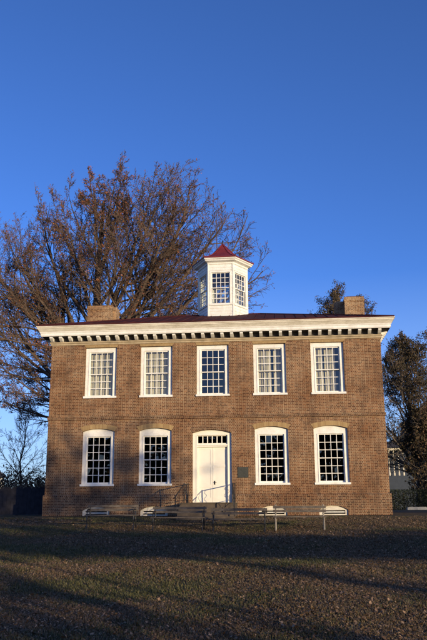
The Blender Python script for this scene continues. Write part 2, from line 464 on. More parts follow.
# curtains hang inside four of the upper windows
CL = ['cream curtains drawn close in the leftmost upper window', 'cream curtains drawn across the second upper window from the left',
      'cream curtain panels with gaps in the upper window just right of the middle', 'cream curtain panels parted in the rightmost upper window']
CU = [[(0, .60), (.63, .97)], [(0.02, .99)], [(0, .25), (.27, .55), (.64, .92)], [(0, .36), (.40, .80)]]
for (wi, lab, spans) in zip((0, 1, 3, 4), CL, CU):
    a, b, z0, z1 = GL[wi]; mb = MB(); rg = random.Random(wi + 3)
    a -= .05; b += .05
    for s0, s1 in spans:
        xa, xb = a + (b - a) * s0, a + (b - a) * s1; n = 64
        ph = rg.uniform(0, 6); fr = rg.uniform(38, 46)
        pt = [(xa + (xb - xa) * k / n, .385 + rg.uniform(.010, .016) * math.sin(ph + fr * (1 + .25 * math.sin(5 * k / n + wi)) * (xb - xa) * k / n) + .015 * math.sin(17 * k / n + ph)) for k in range(n + 1)]
        for (xa2, ya2), (xb2, yb2) in zip(pt, pt[1:]): mb.face([(xa2, ya2, z0), (xb2, yb2, z0), (xb2, yb2, z1), (xa2, ya2, z1)])
    mb.box(a, b, .375, .387, z1 + .0, z1 + .02)
    tag(mb.build('curtain', M['curtain'], smooth=False), lab, 'curtain', 'cream curtains in the upper windows')

# basement windows
for (a, b) in BW:
    x0, x1 = a + .004, b - .004; dy = 0.03
    mb = MB()
    mb.prism([(x0, .20), (x1, .20)] + [(max(x0, min(x1, x)), z - .004) for x, z in arc(a, b, .22, .40)], dy, dy + .12, ID)
    mb.box(x0, x0 + .12, dy, dy + .12, .0, .199); mb.box(x1 - .12, x1, dy, dy + .12, .0, .199)
    mb.box(x0 + .121, x1 - .121, dy + .002, dy + .12, .0, .05)
    f = mb.build('basement_window', M['cornice'], HOUSE)
    l = MB(); l.box(x0 + .121, x1 - .121, dy + .03, dy + .07, .105, .145); l.build('louvre_bar', M['white'], f)
    k = MB(); k.box(x0 + .1, x1 - .1, dy + .125, dy + .14, .0, .22); k.build('vent_opening', M['black'], f)

# doorway
fr = MB(); D = .11
di0, di1 = DX0 + .19, DX1 - .19
fr.box(DX0 + .004, di0, D, D + .22, DZ0, 3.44); fr.box(di1, DX1 - .004, D, D + .22, DZ0, 3.44)
fr.prism([(DX0 + .004, 3.44), (DX1 - .004, 3.44)] + [(max(DX0 + .004, min(DX1 - .004, x)), z - .004) for x, z in arc(DX0, DX1, DZS, DZP)], D, D + .22, ID)
fr.box(di0, di1, D + .02, D + .22, 2.93, 3.05)
fr.box(di0, di1, D - .015, D + .02, 2.99, 3.03)
fr.box(di0 - .03, di0 - .002, D - .018, D - .001, DZ0, 3.44); fr.box(di1 + .002, di1 + .03, D - .018, D - .001, DZ0, 3.44)
door = fr.build('doorway', M['door'], HOUSE)
tr = MB()
a_, b_, e_, g_ = sash(tr, di0, di1, 3.05, 3.44, D + .07, 6, 1, ID, st=.04, mt=.04)
tr.face([(a_, D + .095, e_), (b_, D + .095, e_), (b_, D + .095, g_), (a_, D + .095, g_)], 1)
tr.build('transom_light', [M['door'], M['glass']], door)
mid = (di0 + di1) / 2
for s, (l0, l1) in enumerate(((di0 + .004, mid - .004), (mid + .004, di1 - .004))):
    lf = MB(); d = D + .13
    lf.box(l0, l1, d, d + .05, DZ0 + .02, 2.925)
    st = .085
    # stiles and rails stand 12 mm proud of four sunk panels
    lf.box(l0, l0 + st, d - .013, d - .001, DZ0 + .02, 2.925); lf.box(l1 - st, l1, d - .013, d - .001, DZ0 + .02, 2.925)
    for z0, z1 in ((DZ0 + .02, DZ0 + .22), (1.18, 1.30), (2.05, 2.15), (2.82, 2.925)):
        lf.box(l0 + st, l1 - st, d - .013, d - .001, z0, z1)
    leaf = lf.build('door_leaf', M['door'], door)
h = MB(); hx = mid + .09
h.box(hx - .03, hx + .03, D + .105, D + .116, 1.30, 1.46)
h.tube([(hx, D + .11, 1.40), (hx, D + .05, 1.40), (hx + .09, D + .045, 1.395)], [.014, .014, .011], 8)
h.build('door_handle', M['iron'], door)
th = MB(); th.box(DX0 + .02, DX1 - .02, -.06, D + .3, DZ0 - .1, DZ0 + .015); th.build('threshold', M['stone'], door)
bk = MB(); bk.box(di0, di1, D + .19, D + .2, DZ0, 3.44); 

# cornice swept round all four sides
prof = [(0.0, 7.63), (.045, 7.635), (.045, 7.70), (.085, 7.73), (.085, 7.785), (.03, 7.79), (.03, 7.995), (.405, 8.0), (.405, 8.03), (.43, 8.035), (.43, 8.145), (.455, 8.15), (.47, 8.20), (.51, 8.27), (.56, 8.34), (.575, 8.345), (.575, 8.40), (.61, 8.405), (.61, 8.455), (.3, 8.47)]
def ring(e, z): return [(-7.5 - e, -e, z), (7.5 + e, -e, z), (7.5 + e, 11 + e, z), (-7.5 - e, 11 + e, z)]
cm = MB()
for k, ((e0, z0), (e1, z1)) in enumerate(zip(prof, prof[1:])):
    r0, r1 = ring(e0, z0), ring(e1, z1)
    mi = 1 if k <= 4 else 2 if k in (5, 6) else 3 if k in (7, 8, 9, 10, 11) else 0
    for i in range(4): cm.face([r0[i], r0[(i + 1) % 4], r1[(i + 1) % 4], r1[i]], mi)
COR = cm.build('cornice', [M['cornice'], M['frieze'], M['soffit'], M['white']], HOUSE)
def modillion(pos, rz):
    mb = MB(); hw = .068
    side = [(-.03, 7.80), (-.13, 7.80), (-.22, 7.84), (-.33, 7.905), (-.36, 7.93), (-.36, 7.985), (-.03, 7.985)]
    cs, sn = math.cos(rz), math.sin(rz)
    def F(u, d, z): return (pos[0] + cs * u - sn * d, pos[1] + sn * u + cs * d, z)
    mb.face([F(-hw, y, z) for y, z in side]); mb.face([F(hw, y, z) for y, z in reversed(side)])
    for (ya, za), (yb, zb) in zip(side, side[1:] + side[:1]):
        mb.face([F(-hw, ya, za), F(hw, ya, za), F(hw, yb, zb), F(-hw, yb, zb)])
    return mb
# the modillions along the front as parts of their own, those of the ends and rear follow
nm = 35
for k in range(nm):
    x = -7.46 + 14.92 * k / (nm - 1)
    modillion((x, 0), 0).build('modillion', M['white'], COR)
for k in range(24):
    y = .35 + 10.3 * k / 23
    modillion((7.5, y), R(90)).build('modillion', M['white'], COR)
for k in range(24):
    y = .35 + 10.3 * k / 23
    modillion((-7.5, y), R(-90)).build('modillion', M['white'], COR)

# hip roof with standing seams
ex = 8.08; ey0, ey1 = -.58, 11.58; ze, zr = 8.475, 10.33; ry = 5.5; rx = 2.05
rf = MB()
A, B, C_, D_ = (-ex, ey0, ze), (ex, ey0, ze), (ex, ey1, ze), (-ex, ey1, ze)
L_, R_ = (-rx, ry, zr), (rx, ry, zr)
rf.face([A, B, R_, L_]); rf.face([B, C_, R_]); rf.face([C_, D_, L_, R_]); rf.face([D_, A, L_])
def seam(p, q, r=.022): rf.tube([Vector(p) + Vector((0, 0, .01)), Vector(q) + Vector((0, 0, .01))], r, 4)
for k in range(1, 34):
    x = -ex + 2 * ex * k / 34
    t = 1.0 if abs(x) <= rx else (ex - abs(x)) / (ex - rx)
    seam((x, ey0, ze), (x, ey0 + (ry - ey0) * t, ze + (zr - ze) * t))
for p_, q_ in ((A, L_), (B, R_), (L_, R_), (C_, R_), (D_, L_)): seam(p_, q_, .04)
rf.box(-ex, ex, ey0 - .035, ey0, ze - .03, ze + .03); 
ROOF = rf.build('roof', M['roof'], HOUSE)

# chimneys at both ends
def chim(x0, x1, s0, s1, y0, yset, y1, zt):
    mb = MB()
    mb.box(x0, x1, y0, y1, 8.3, zt); mb.box(x0 - .03, x1 + .03, y0 - .03, y1 + .03, zt - .24, zt - .12); 
    mb.box(s0, s1, yset, y1, 8.3, zt - .03)
    mb.box(x0 + .12, x1 - .12, y0 + .12, y1 - .12, zt, zt + .05, 1)
    return mb.build('chimney', [M['chimney'], M['black']], HOUSE)
chim(-7.25, -5.90, -5.899, -5.72, 4.95, 5.25, 6.0, 10.90)
chim(6.47, 7.48, 6.02, 6.469, 4.95, 5.75, 6.4, 10.98)

# cupola
CX, CY, CR = .05, 5.5, 1.31
CUP = MB(); tilt = R(-1.5)
hv = [(CX + CR * math.cos(R(-120 + 60 * k) + tilt), CY + CR * math.sin(R(-120 + 60 * k) + tilt)) for k in range(6)]
CZ0, CZ1 = 9.6, 12.86
frames = []
for k in range(6):
    (xa, ya), (xb, yb) = hv[k], hv[(k + 1) % 6]
    L = math.hypot(xb - xa, yb - ya); ux, uy = (xb - xa) / L, (yb - ya) / L; mx_, my_ = (xa + xb) / 2, (ya + yb) / 2
    frames.append((lambda u, d, z, ux=ux, uy=uy, mx_=mx_, my_=my_: (mx_ + ux * u - uy * d, my_ + uy * u + ux * d, z), L))
    F, L = frames[-1]
    zs_ = [CZ0 + .175 * i for i in range(20)] + [CZ1]
    wz0, wz1, wh = 10.66, 12.40, .52
    # clapboards, each tipped out a little at its lower edge, cut at the window
    CUP.sheet(rect(-L / 2, L / 2, CZ0, CZ1), [rect(-wh, wh, wz0, wz1)], F, .10)
    z = CZ0
    while z < CZ1 - .01:
        z1 = min(z + .16, CZ1)
        for a, b in (((-L / 2, -wh - .06), (wh + .06, L / 2)) if (z1 > wz0 - .07 and z < wz1 + .07) else ((-L / 2, L / 2),)):
            CUP.face([F(a, -.02, z), F(b, -.02, z), F(b, -.004, z1), F(a, -.004, z1)]); CUP.face([F(a, -.02, z), F(b, -.02, z), F(b, 0, z), F(a, 0, z)])
        z += .16
    # corner board
    CUP.tube([F(-L / 2, 0, CZ0), F(-L / 2, 0, CZ1)], .05, 6)
cup = CUP.build('cupola', M['white'], HOUSE)
for F, L in frames:
    mb = MB()
    for u0, u1, z0, z1 in ((-wh - .06, -wh + .03, wz0 - .06, wz1 + .06), (wh - .03, wh + .06, wz0 - .06, wz1 + .06)): mb.box(u0, u1, -.03, .03, z0, z1, 0, F)
    mb.box(-wh + .03, wh - .03, -.03, .03, wz1 - .03, wz1 + .06, 0, F); mb.box(-wh - .09, wh + .09, -.06, .03, wz0 - .10, wz0 + .0, 0, F)
    m_ = (wz0 + wz1) / 2
    for z0, z1, d in ((m_ - .02, wz1 - .03, .035), (wz0, m_ + .02, .085)):
        a, b, e, g = sash(mb, -wh + .03, wh - .03, z0, z1, d, 4, 3, F, st=.04, mt=.028)
        mb.face([F(a, d + .02, e), F(b, d + .02, e), F(b, d + .02, g), F(a, d + .02, g)], 1)
    mb.build('cupola_window', [M['white'], M['glass']], cup)
def hexring(r, z): return [(CX + r * math.cos(R(-120 + 60 * k) + tilt), CY + r * math.sin(R(-120 + 60 * k) + tilt), z) for k in range(6)]
cc = MB()
pr = [(1.28, 12.80), (1.37, 12.82), (1.39, 12.90), (1.47, 12.93), (1.57, 12.96), (1.60, 13.02), (1.66, 13.05), (1.68, 13.14), (1.5, 13.15)]
for (r0, z0), (r1, z1) in zip(pr, pr[1:]):
    a, b = hexring(r0, z0), hexring(r1, z1)
    for i in range(6): cc.face([a[i], a[(i + 1) % 6], b[(i + 1) % 6], b[i]])
cc.build('cupola_cornice', M['white'], cup)
cr = MB()
pr = [(1.70, 13.10), (1.70, 13.16), (1.35, 13.27), (1.0, 13.45), (.68, 13.68), (.40, 13.95), (.16, 14.2), (.0, 14.38)]
for (r0, z0), (r1, z1) in zip(pr, pr[1:]):
    a, b = hexring(r0, z0), hexring(r1, z1)
    for i in range(6): cr.face([a[i], a[(i + 1) % 6], b[(i + 1) % 6], b[i]])
for k in range(6): cr.tube([hexring(r, z + .01)[k] for r, z in pr[1:]], .025, 4)
cr.build('cupola_roof', M['roof_red'], cup)
fi = MB(); fi.lathe([(.045, 14.25), (.05, 14.36), (.022, 14.40), (.045, 14.44), (.05, 14.47), (.03, 14.51), (.006, 14.62)], (CX, CY), 10)
fi.build('finial', M['iron'], cup, smooth=True)
cf = MB(); cf.face(hexring(1.2, 10.4)); cf.build('cupola_floor', M['room'], cup)

# plaque
pq = MB(); pq.box(1.08, 1.50, -.035, -.003, 1.60, 2.02); pq.box(1.06, 1.52, -.03, -.004, 1.58, 1.599); pq.box(1.06, 1.52, -.03, -.004, 2.021, 2.04)
pq.box(1.06, 1.079, -.03, -.004, 1.6, 2.02); pq.box(1.501, 1.52, -.03, -.004, 1.6, 2.02)
for k in range(6): pq.box(1.14 + (.03 if k % 2 else 0), 1.44 - (.02 if k % 3 else 0), -.039, -.035, 1.92 - k * .05, 1.935 - k * .05)
tag(pq.build('wall_plaque', M['plaque']), 'square green bronze plaque on the brick wall right of the door', 'plaque')

# stoop with steps
st = MB()
st.box(-1.28, 1.02, -1.5, -.052, -.4, .50)
st.box(-1.32, 1.06, -1.54, -.053, .501, .53)
for k in range(3): st.box(-1.28 - .004 * k, 1.02 + .004 * k, -1.5 - .33 * (k + 1), -1.5 - .33 * k - .001, -.5, .50 - .165 * (k + 1))
tag(st.build('stone_stoop', M['stone']), 'dark stone stoop with three steps below the cream double door', 'steps')

def railing(x, flare, lab):
    root = empty('iron_railing', (x, -.75, .53)); tag(root, lab, 'railing', 'iron railings of the front steps')
    W = lambda px, py, pz: (px, py + .75, pz - .53)
    pth = [W(0, -.05, 1.33), W(0, -.7, 1.31), W(0, -1.46, 1.29), W(flare * .5, -2.0, 1.02), W(flare, -2.5, .76), W(flare * 1.2, -2.6, .70)]
    mb = MB(); mb.tube(pth, .021, 8); mb.build('handrail', M['iron'], root)
    for (px, py, z0, z1) in ((0, -.12, .53, 1.32), (0, -1.44, .53, 1.29), (flare, -2.44, .0, .79)):
        mb = MB(); mb.box(px - .018, px + .018, py + .75 - .018, py + .75 + .018, z0 - .53, z1 - .53)
        mb.tube([(px, py + .75, z1 - .53), (px, py + .75, z1 - .49)], [.03, .02], 8); mb.build('post', M['iron'], root)
    lo = MB(); lo.tube([W(0, -.12, .68), W(0, -1.44, .68)], .012, 6); lo.tube([W(0, -1.44, .68), W(flare, -2.44, .18)], .012, 6); lo.build('lower_rail', M['iron'], root)
    for k in range(2):
        yy = (-.26, -1.28)[k]
        s = MB(); pts = []
        for j in range(22):
            a = j / 21 * 4 * math.pi - math.pi * .5; rr = .07 * (1 - abs(j - 10.5) / 10.5) + .02
            pts.append(W(0, yy + rr * .9 * math.cos(a), .70 + .58 * j / 21))
        s.tube(pts, .009, 5); s.build('scroll', M['iron'], root)
    for k in range(3):
        t = (k + .5) / 3; fx = flare * t; yy = -1.44 - 1.0 * t; zz = 1.27 - .5 * t
        s = MB(); s.tube([W(fx, yy, zz), W(fx + .02, yy - .08, zz - .2), W(fx, yy + .06, zz - .35), W(fx, yy, zz - .58)], .009, 5); s.build('scroll', M['iron'], root)
railing(-1.10, -.22, 'black iron scrolled railing on the left side of the stoop')
railing(.93, .12, 'black iron scrolled railing on the stoop beside the plaque')

# ------------------------------------------------------------------ benches
def bench(x0, x1, y, style, lab, skew=0.0):
    c = (x0 + x1) / 2; L = x1 - x0
    zz = gz(c, y)
    root = empty('park_bench', (c, y, zz), skew); tag(root, lab, 'bench', 'wooden benches in a row before the building')
    h = L / 2
    # sitter faces the lawn: back rest to the rear (+y)
    for k, (z0, z1, yy) in enumerate(((.70, .79, .20), (.575, .665, .175))):
        mb = MB(); mb.box(-h - .04, h + .04, yy, yy + .032, z0, z1); mb.build('back_plank', M['plank'], root)
    for k in range(4):
        mb = MB(); y0 = -.26 + k * .105; mb.box(-h - .04, h + .04, y0, y0 + .09, .405 + .004 * abs(k - 1.5), .438 + .004 * abs(k - 1.5)); mb.build('seat_plank', M['plank'], root)
    for s in (-1, 1):
        x = s * (h - .05); mb = MB()
        if style == 'cast':
            mb.tube([(x, .235, .80), (x, .215, .6), (x, .17, .42), (x, .16, .3), (x, .22, .12), (x, .30, -.06)], [.024, .026, .03, .028, .025, .03], 6)
            mb.tube([(x, -.24, .40), (x, -.26, .28), (x, -.22, .14), (x, -.30, -.06)], [.03, .026, .025, .03], 6)
            mb.tube([(x, -.25, .385), (x, .19, .385)], .022, 6)
            mb.tube([(x, .2, .62), (x, -.05, .65), (x, -.26, .60), (x, -.24, .4)], .02, 6)
            mb.build('leg', M['iron'], root)
        else:
            mb.tube([(x, .245, .83), (x, .235, .42), (x, .235, -.08)], .028, 8)
            mb.tube([(x, -.2, .40), (x, -.2, -.08)], .026, 8)
            mb.tube([(x, -.24, .385), (x, .235, .385)], .022, 8)
            mb.build('leg', M['steel'], root)
    return root
bench(-3.95, -2.2, -6.0, 'cast', 'dark bench at the left end of the row, with curved iron legs', R(1))
bench(-1.60, .24, -6.0, 'cast', 'dark bench with curved iron legs standing just left of the door steps', R(-1.5))
bench(.50, 2.38, -6.0, 'cast', 'dark bench with curved iron legs in front of the plaque', R(.5))
bench(2.66, 4.42, -5.9, 'pipe', 'bench at the right end of the row, on straight pale steel posts', R(-.5))

# ------------------------------------------------------------------ trees
def rot_about(v, axis, a): return Matrix.Rotation(a, 3, axis) @ v
def perp(v, rg):
    a = Vector((rg.uniform(-1, 1), rg.uniform(-1, 1), rg.uniform(-1, 1))); a = a - v * a.dot(v)
    return a.normalized() if a.length > 1e-4 else Vector((1, 0, 0))
class Tree:
    def __init__(self, seed, spec):
        self.rg = random.Random(seed); self.w = MB(); self.l = MB(); self.s = spec; self.env = spec.get('env')
    def grow(self, p, d, L, r, lvl):
        rg, s = self.rg, self.s
        cut = False; nseg = s['seg'][lvl]; pts = [p.copy()]; rad = [r]; dirs = [d.copy()]
        for i in range(nseg):
            d = (d + perp(d, rg) * s['wig'][lvl] * rg.random() + Vector((0, 0, s['up'][lvl]))).normalized()
            q_ = p + d * (L / nseg)
            if self.env and i > 0 and not self.env(q_):
                cut = True; break
            p = q_; pts.append(p.copy()); dirs.append(d.copy())
            rad.append(max(s['rmin'], r * (1 - (i + 1) / nseg * s['taper'][lvl])))
        if len(pts) < 2: return
        nfull = nseg; nseg = len(pts) - 1
        self.w.tube(pts, rad, s['sides'][lvl], cap=(lvl < 2))
        if lvl == s['levels'] - 1:
            self.leaf(pts, dirs); return
        n = s['kids'][lvl]
        if lvl == 0: n = max(3, round(n * min(1.15, L / 10.0)))
        n = max(2, round(n * nseg / nfull))
        for k in range(n):
            t = s['t0'][lvl] + (1 - s['t0'][lvl]) * (k + rg.random()) / n
            f = t * nseg; i = min(int(f), nseg - 1); q = pts[i].lerp(pts[i + 1], f - i)
            dd = dirs[i + 1]; rr = rad[i] + (rad[i + 1] - rad[i]) * (f - i)
            ax = perp(dd, rg); a = s['ang'][lvl] * rg.uniform(.7, 1.3)
            nd = rot_about(dd, ax, a)
            if nd.z < s['zmin'][lvl]: nd.z = s['zmin'][lvl] + .2 * rg.random(); nd.normalize()
            nl = L * s['len'][lvl] * (1 - .55 * t) * rg.uniform(.75, 1.2)
            if self.env and not self.env(q): continue
            self.grow(q, nd, nl, max(s['rmin'], rr * s['rk'][lvl]), lvl + 1)
        # leader continues as a finer branch
        if not cut: self.grow(p, d, L * s['len'][lvl] * .55, max(s['rmin'], rad[-1] * .9), lvl + 1)
    def leaf(self, pts, dirs):
        rg, s = self.rg, self.s
        for q in pts[1:]:
            if rg.random() < s.get('leafp', 0):
                for k in range(s.get('leafn', 1)):
                    self.add_leaf(q + Vector((rg.gauss(0, 1), rg.gauss(0, 1), rg.gauss(0, 1))) * s['leafs'] * 1.1, s['leafs'] * rg.uniform(.6, 1.3))
    def add_leaf(self, c, z):
        rg = self.rg
        u = Vector((rg.gauss(0, 1), rg.gauss(0, 1), rg.gauss(0, 1))).normalized(); v = perp(u, rg)
        self.l.face([c - u * z, c - v * z * .55, c + u * z * .9, c + v * z * .5])

BASE = dict(levels=4, seg=[7, 5, 4, 2], wig=[.16, .3, .4, .4], up=[.05, .06, .05, .03], taper=[.75, .8, .8, .7], sides=[7, 5, 3, 3], rmin=.012,
            kids=[10, 8, 6, 0], t0=[.22, .18, .15, 0], ang=[.75, .75, .8, 0], zmin=[-.15, -.25, -.5, -1], len=[.5, .48, .42, 0], rk=[.55, .55, .6, 0],
            leafp=0, leafn=1, leafs=.1)
def spec(**k): d = dict(BASE); d.update(k); return d

def finish(root, t, bark, leaf):
    t.w.build('trunk', bark, root)
    if t.l.f: t.l.build('crown', leaf, root)

# the great bare tree behind the building, last russet leaves still on it
bx, by = -11.2, 22.0
root = empty('bare_tree', (bx, by, 0)); tag(root, 'huge spreading bare tree with last russet leaves rising behind the left chimney', 'tree')
t = Tree(7, spec(rmin=.014, env=(lambda p: p.x < 12.9 + 1.0 * math.sin(p.z * 1.3 + p.y) and p.z < 28.5 + .9 * math.sin(p.x * 1.1 + .6 * p.y) - .048 * ((p.x - 1) ** 2 + p.y ** 2)), leafp=.19, leafn=2, leafs=.07, kids=[12, 8, 9, 0], up=[.03, .05, .05, .02], wig=[.12, .25, .35, .4], len=[.56, .52, .46, 0]))
tr_pts = [Vector((0, 0, -.3)), Vector((.1, 0, 4)), Vector((-.1, .1, 8)), Vector((.15, 0, 13)), Vector((-.05, 0, 18)), Vector((.25, .1, 24.6))]
tr_rad = [.85, .66, .56, .40, .24, .12]
t.w.tube(tr_pts, tr_rad, 10)
def on_trunk(z):
    for i in range(len(tr_pts) - 1):
        if z <= tr_pts[i + 1].z or i == len(tr_pts) - 2:
            f = (z - tr_pts[i].z) / (tr_pts[i + 1].z - tr_pts[i].z); return tr_pts[i].lerp(tr_pts[i + 1], f), tr_rad[i] + (tr_rad[i + 1] - tr_rad[i]) * f
# (height on trunk, heading in degrees from +x, lift in degrees, length)
LIMBS = [(6.0, 175, 14, 9.0), (6.5, 215, 20, 8.5), (7.0, 150, 22, 9.5), (7.2, 330, 28, 10.0), (7.6, 20, 33, 12.5), (8.0, 190, 30, 11.5), (8.2, 250, 25, 8.0),
         (8.4, 10, 36, 16), (8.6, 350, 42, 17), (9.0, 90, 30, 9.0), (9.4, 160, 42, 12.5), (9.6, 335, 50, 14.0), (9.8, 5, 50, 17), (10.4, 300, 45, 10.0), (10.8, 200, 48, 11.5), (11.4, 40, 50, 11.5), (12.0, 120, 48, 9.5),
         (11.8, 20, 56, 14), (12.6, 345, 62, 13), (13.2, 182, 55, 11.0), (14.2, 230, 60, 8.5), (15.4, 10, 62, 9.0), (16.4, 172, 62, 9.0), (17.0, 280, 60, 7.0), (17.6, 60, 60, 7.5), (18.4, 345, 62, 7.5), (19.0, 180, 62, 7.5), (20.4, 250, 62, 5.5), (20.6, 320, 66, 5.5), (21.4, 30, 66, 4.6), (22.4, 200, 70, 4.4), (9.2, 176, 47, 15.0), (10.2, 165, 54, 14.5), (7.0, 185, 38, 13.5), (8.8, 188, 52, 16.0), (11.0, 178, 55, 13.5), (10.8, 8, 56, 15), (9.0, 352, 50, 17), (13.4, 355, 58, 11)]
for z, az, el, L in LIMBS:
    q, rr = on_trunk(z); d = Vector((math.cos(R(az)) * math.cos(R(el)), math.sin(R(az)) * math.cos(R(el)), math.sin(R(el))))
    t.grow(q, d, L * (.95 if abs(((az + 180) % 360) - 180) < 70 else .84), min(rr * .5, .017 * L), 0)
finish(root, t, M['bark_red'], M['leaf_red'])

def tree(name, lab, x, y, h, seed, sp, bark, leaf, group=None, limbs=16, z0=.18, spread=.42, rtrunk=None, lift=(25, 75)):
    root = empty(name, (x, y, gz(x, y))); tag(root, lab, 'tree', group)
    t = Tree(seed, sp); rg = random.Random(seed + 1); r0 = rtrunk or h * .022
    pts = [Vector((rg.uniform(-.02, .02) * h * (i > 0), rg.uniform(-.02, .02) * h * (i > 0), -.2 + (h * .86) * i / 6)) for i in range(7)]
    rad = [r0 * (1 - i / 6 * .85) for i in range(7)]
    t.w.tube(pts, rad, 8)
    for k in range(limbs):
        f = z0 + (1 - z0) * (k + rg.random() * .6) / limbs * .97
        g = f * 6; i = min(int(g), 5); q = pts[i].lerp(pts[i + 1], g - i); rr = rad[i] + (rad[i + 1] - rad[i]) * (g - i)
        az = k * 2.4 + rg.uniform(-.4, .4); el = R(lift[0] + (lift[1] - lift[0]) * f + rg.uniform(-8, 8))
        d = Vector((math.cos(az) * math.cos(el), math.sin(az) * math.cos(el), math.sin(el)))
        t.grow(q, d, h * spread * (1 - .6 * f) * rg.uniform(.8, 1.15), rr * .5, 1)
    finish(root, t, bark, leaf); return root

dense = spec(leafp=.55, leafn=3, leafs=.075, kids=[9, 11, 11, 0], rmin=.011, len=[.5, .5, .5, 0])
tree('autumn_tree', 'dull brown leafy tree rising behind the right chimney', 8.3, 31.0, 19.0, 21, spec(env=(lambda p: ((p.x - .3) / 4.1) ** 2 + (p.y / 3.8) ** 2 + ((p.z - 15.4) / 4.1) ** 2 < 1 + .2 * math.sin(p.x * 3 + p.z * 2)), leafp=.75, leafn=3, leafs=.075, kids=[9, 12, 12, 0], rmin=.011, len=[.5, .5, .5, 0]), M['bark'], M['leaf_dark'], 'leafy trees to the right of the building', limbs=40, z0=.4, spread=.42, lift=(25, 62))
tree('autumn_tree', 'loose dark tree overhanging the right wall of the brick building', 13.4, 27.0, 14.2, 22, spec(env=(lambda p: (p.x / 3.9) ** 2 + (p.y / 3.9) ** 2 + ((p.z - 6.6) / 7.6) ** 2 < 1 + .2 * math.sin(p.x * 2.5 + p.z * 1.7)), leafp=.8, leafn=3, leafs=.08, kids=[9, 12, 12, 0], rmin=.011, len=[.5, .5, .5, 0]), M['bark'], M['leaf_dark'], 'leafy trees to the right of the building', limbs=36, z0=.14, spread=.5)
tree('autumn_tree', 'low dark tree at the right edge standing in front of the far brick house', 13.7, 25.5, 8.2, 23, spec(env=(lambda p: (p.x / 1.6) ** 2 + (p.y / 1.6) ** 2 + ((p.z - 4.0) / 3.9) ** 2 < 1 + .25 * math.sin(p.x * 4 + p.z * 3)), leafp=.95, leafn=3, leafs=.10, rmin=.012, kids=[8, 10, 9, 0]), M['bark_dark'], M['leaf_dark'], 'leafy trees to the right of the building', limbs=34, z0=.06, spread=.5)

bare = spec(rmin=.010, kids=[8, 7, 5, 0], wig=[.15, .3, .4, .4])
tree('bare_tree', 'small bare twiggy tree beyond the dark fence on the left', -18.0, 26.0, 9.4, 31, spec(rmin=.010, kids=[8, 9, 8, 0], wig=[.15, .3, .4, .4]), M['bark_dark'], M['leaf_brown'], limbs=20, z0=.2, spread=.42, lift=(35, 75), rtrunk=.12)
tree('bare_tree', 'slender bare tree at the left edge, its branch tips reaching into the photo', -26.5, 33.0, 13.0, 33, bare, M['bark_dark'], M['leaf_brown'], limbs=14, z0=.25, spread=.42, rtrunk=.16)

def bush(name, lab, x, y, h, wd, seed, leaf, n=2600, group=None):
    root = empty(name, (x, y, gz(x, y))); tag(root, lab, 'bush', group)
    t = Tree(seed, spec(levels=2, seg=[4, 2, 2, 2], leafp=.9, leafn=3, leafs=.11, kids=[12, 0, 0, 0], rmin=.012, len=[.4, 0, 0, 0])); rg = t.rg
    for k in range(26):
        az = rg.uniform(0, 6.28); el = rg.uniform(.5, 1.45)
        d = Vector((math.cos(az) * math.cos(el) * wd / h, math.sin(az) * math.cos(el) * wd / h, math.sin(el)))
        L = h * d.length * rg.uniform(.65, .95); t.grow(Vector((rg.uniform(-.3, .3) * wd, rg.uniform(-.3, .3) * wd, -.1)), d.normalized(), L, .03, 0)
    for k in range(n):
        u = Vector((rg.gauss(0, 1), rg.gauss(0, 1), rg.gauss(0, 1))).normalized() * (rg.random() ** .4)
        q = 1 + .15 * math.sin(u.x * 9 + seed) + .12 * math.sin(u.y * 7 + u.z * 9)
        t.add_leaf(Vector((u.x * wd * q, u.y * wd * q, h * .45 + u.z * h * .45 * q)), .085 * rg.uniform(.6, 1.4))
    t.w.build('stems', M['bark_dark'], root); t.l.build('foliage', leaf, root)
for k, (x, y, h, wd, lab) in enumerate(((-20.8, 24, 3.9, 1.9, 'brown brushy bush behind the dark fence at the left edge'), (-18.3, 25, 3.4, 1.7, 'brown brushy bush under the small bare tree'),
        (-16.2, 24.5, 3.2, 1.6, 'brown brushy bush in the gap beside the left wall corner'), (-14.4, 24.5, 3.0, 1.6, 'brown brushy bush mostly hidden by the left wall corner'))):
    bush('bush', lab, x, y, h, wd, 40 + k, M['leaf_brown'], group='brown bushes beyond the dark fence')

# ------------------------------------------------------------------ fence, outlying houses
fb = MB(); fr_ = empty('board_fence', (-12, 2.6, 0)); tag(fr_, 'dark solid board fence running left from the brick building', 'fence')
rg = random.Random(4)
for k in range(60):
    x = -7.0 + k * .2 
    fb.box(x, x + .193, 0, .022, .03, 1.27 + rg.uniform(-.006, .006))
fb.build('boards', M['fence'], fr_)
for k in range(6): 
    q = MB(); q.box(-6.95 + k * 2.3, -6.85 + k * 2.3, .024, .12, 0, 1.3); q.build('post', M['fence'], fr_)
q = MB(); q.box(-7.0, 5.0, -.03, .13, 1.285, 1.32); q.build('cap_rail', M['fence'], fr_)

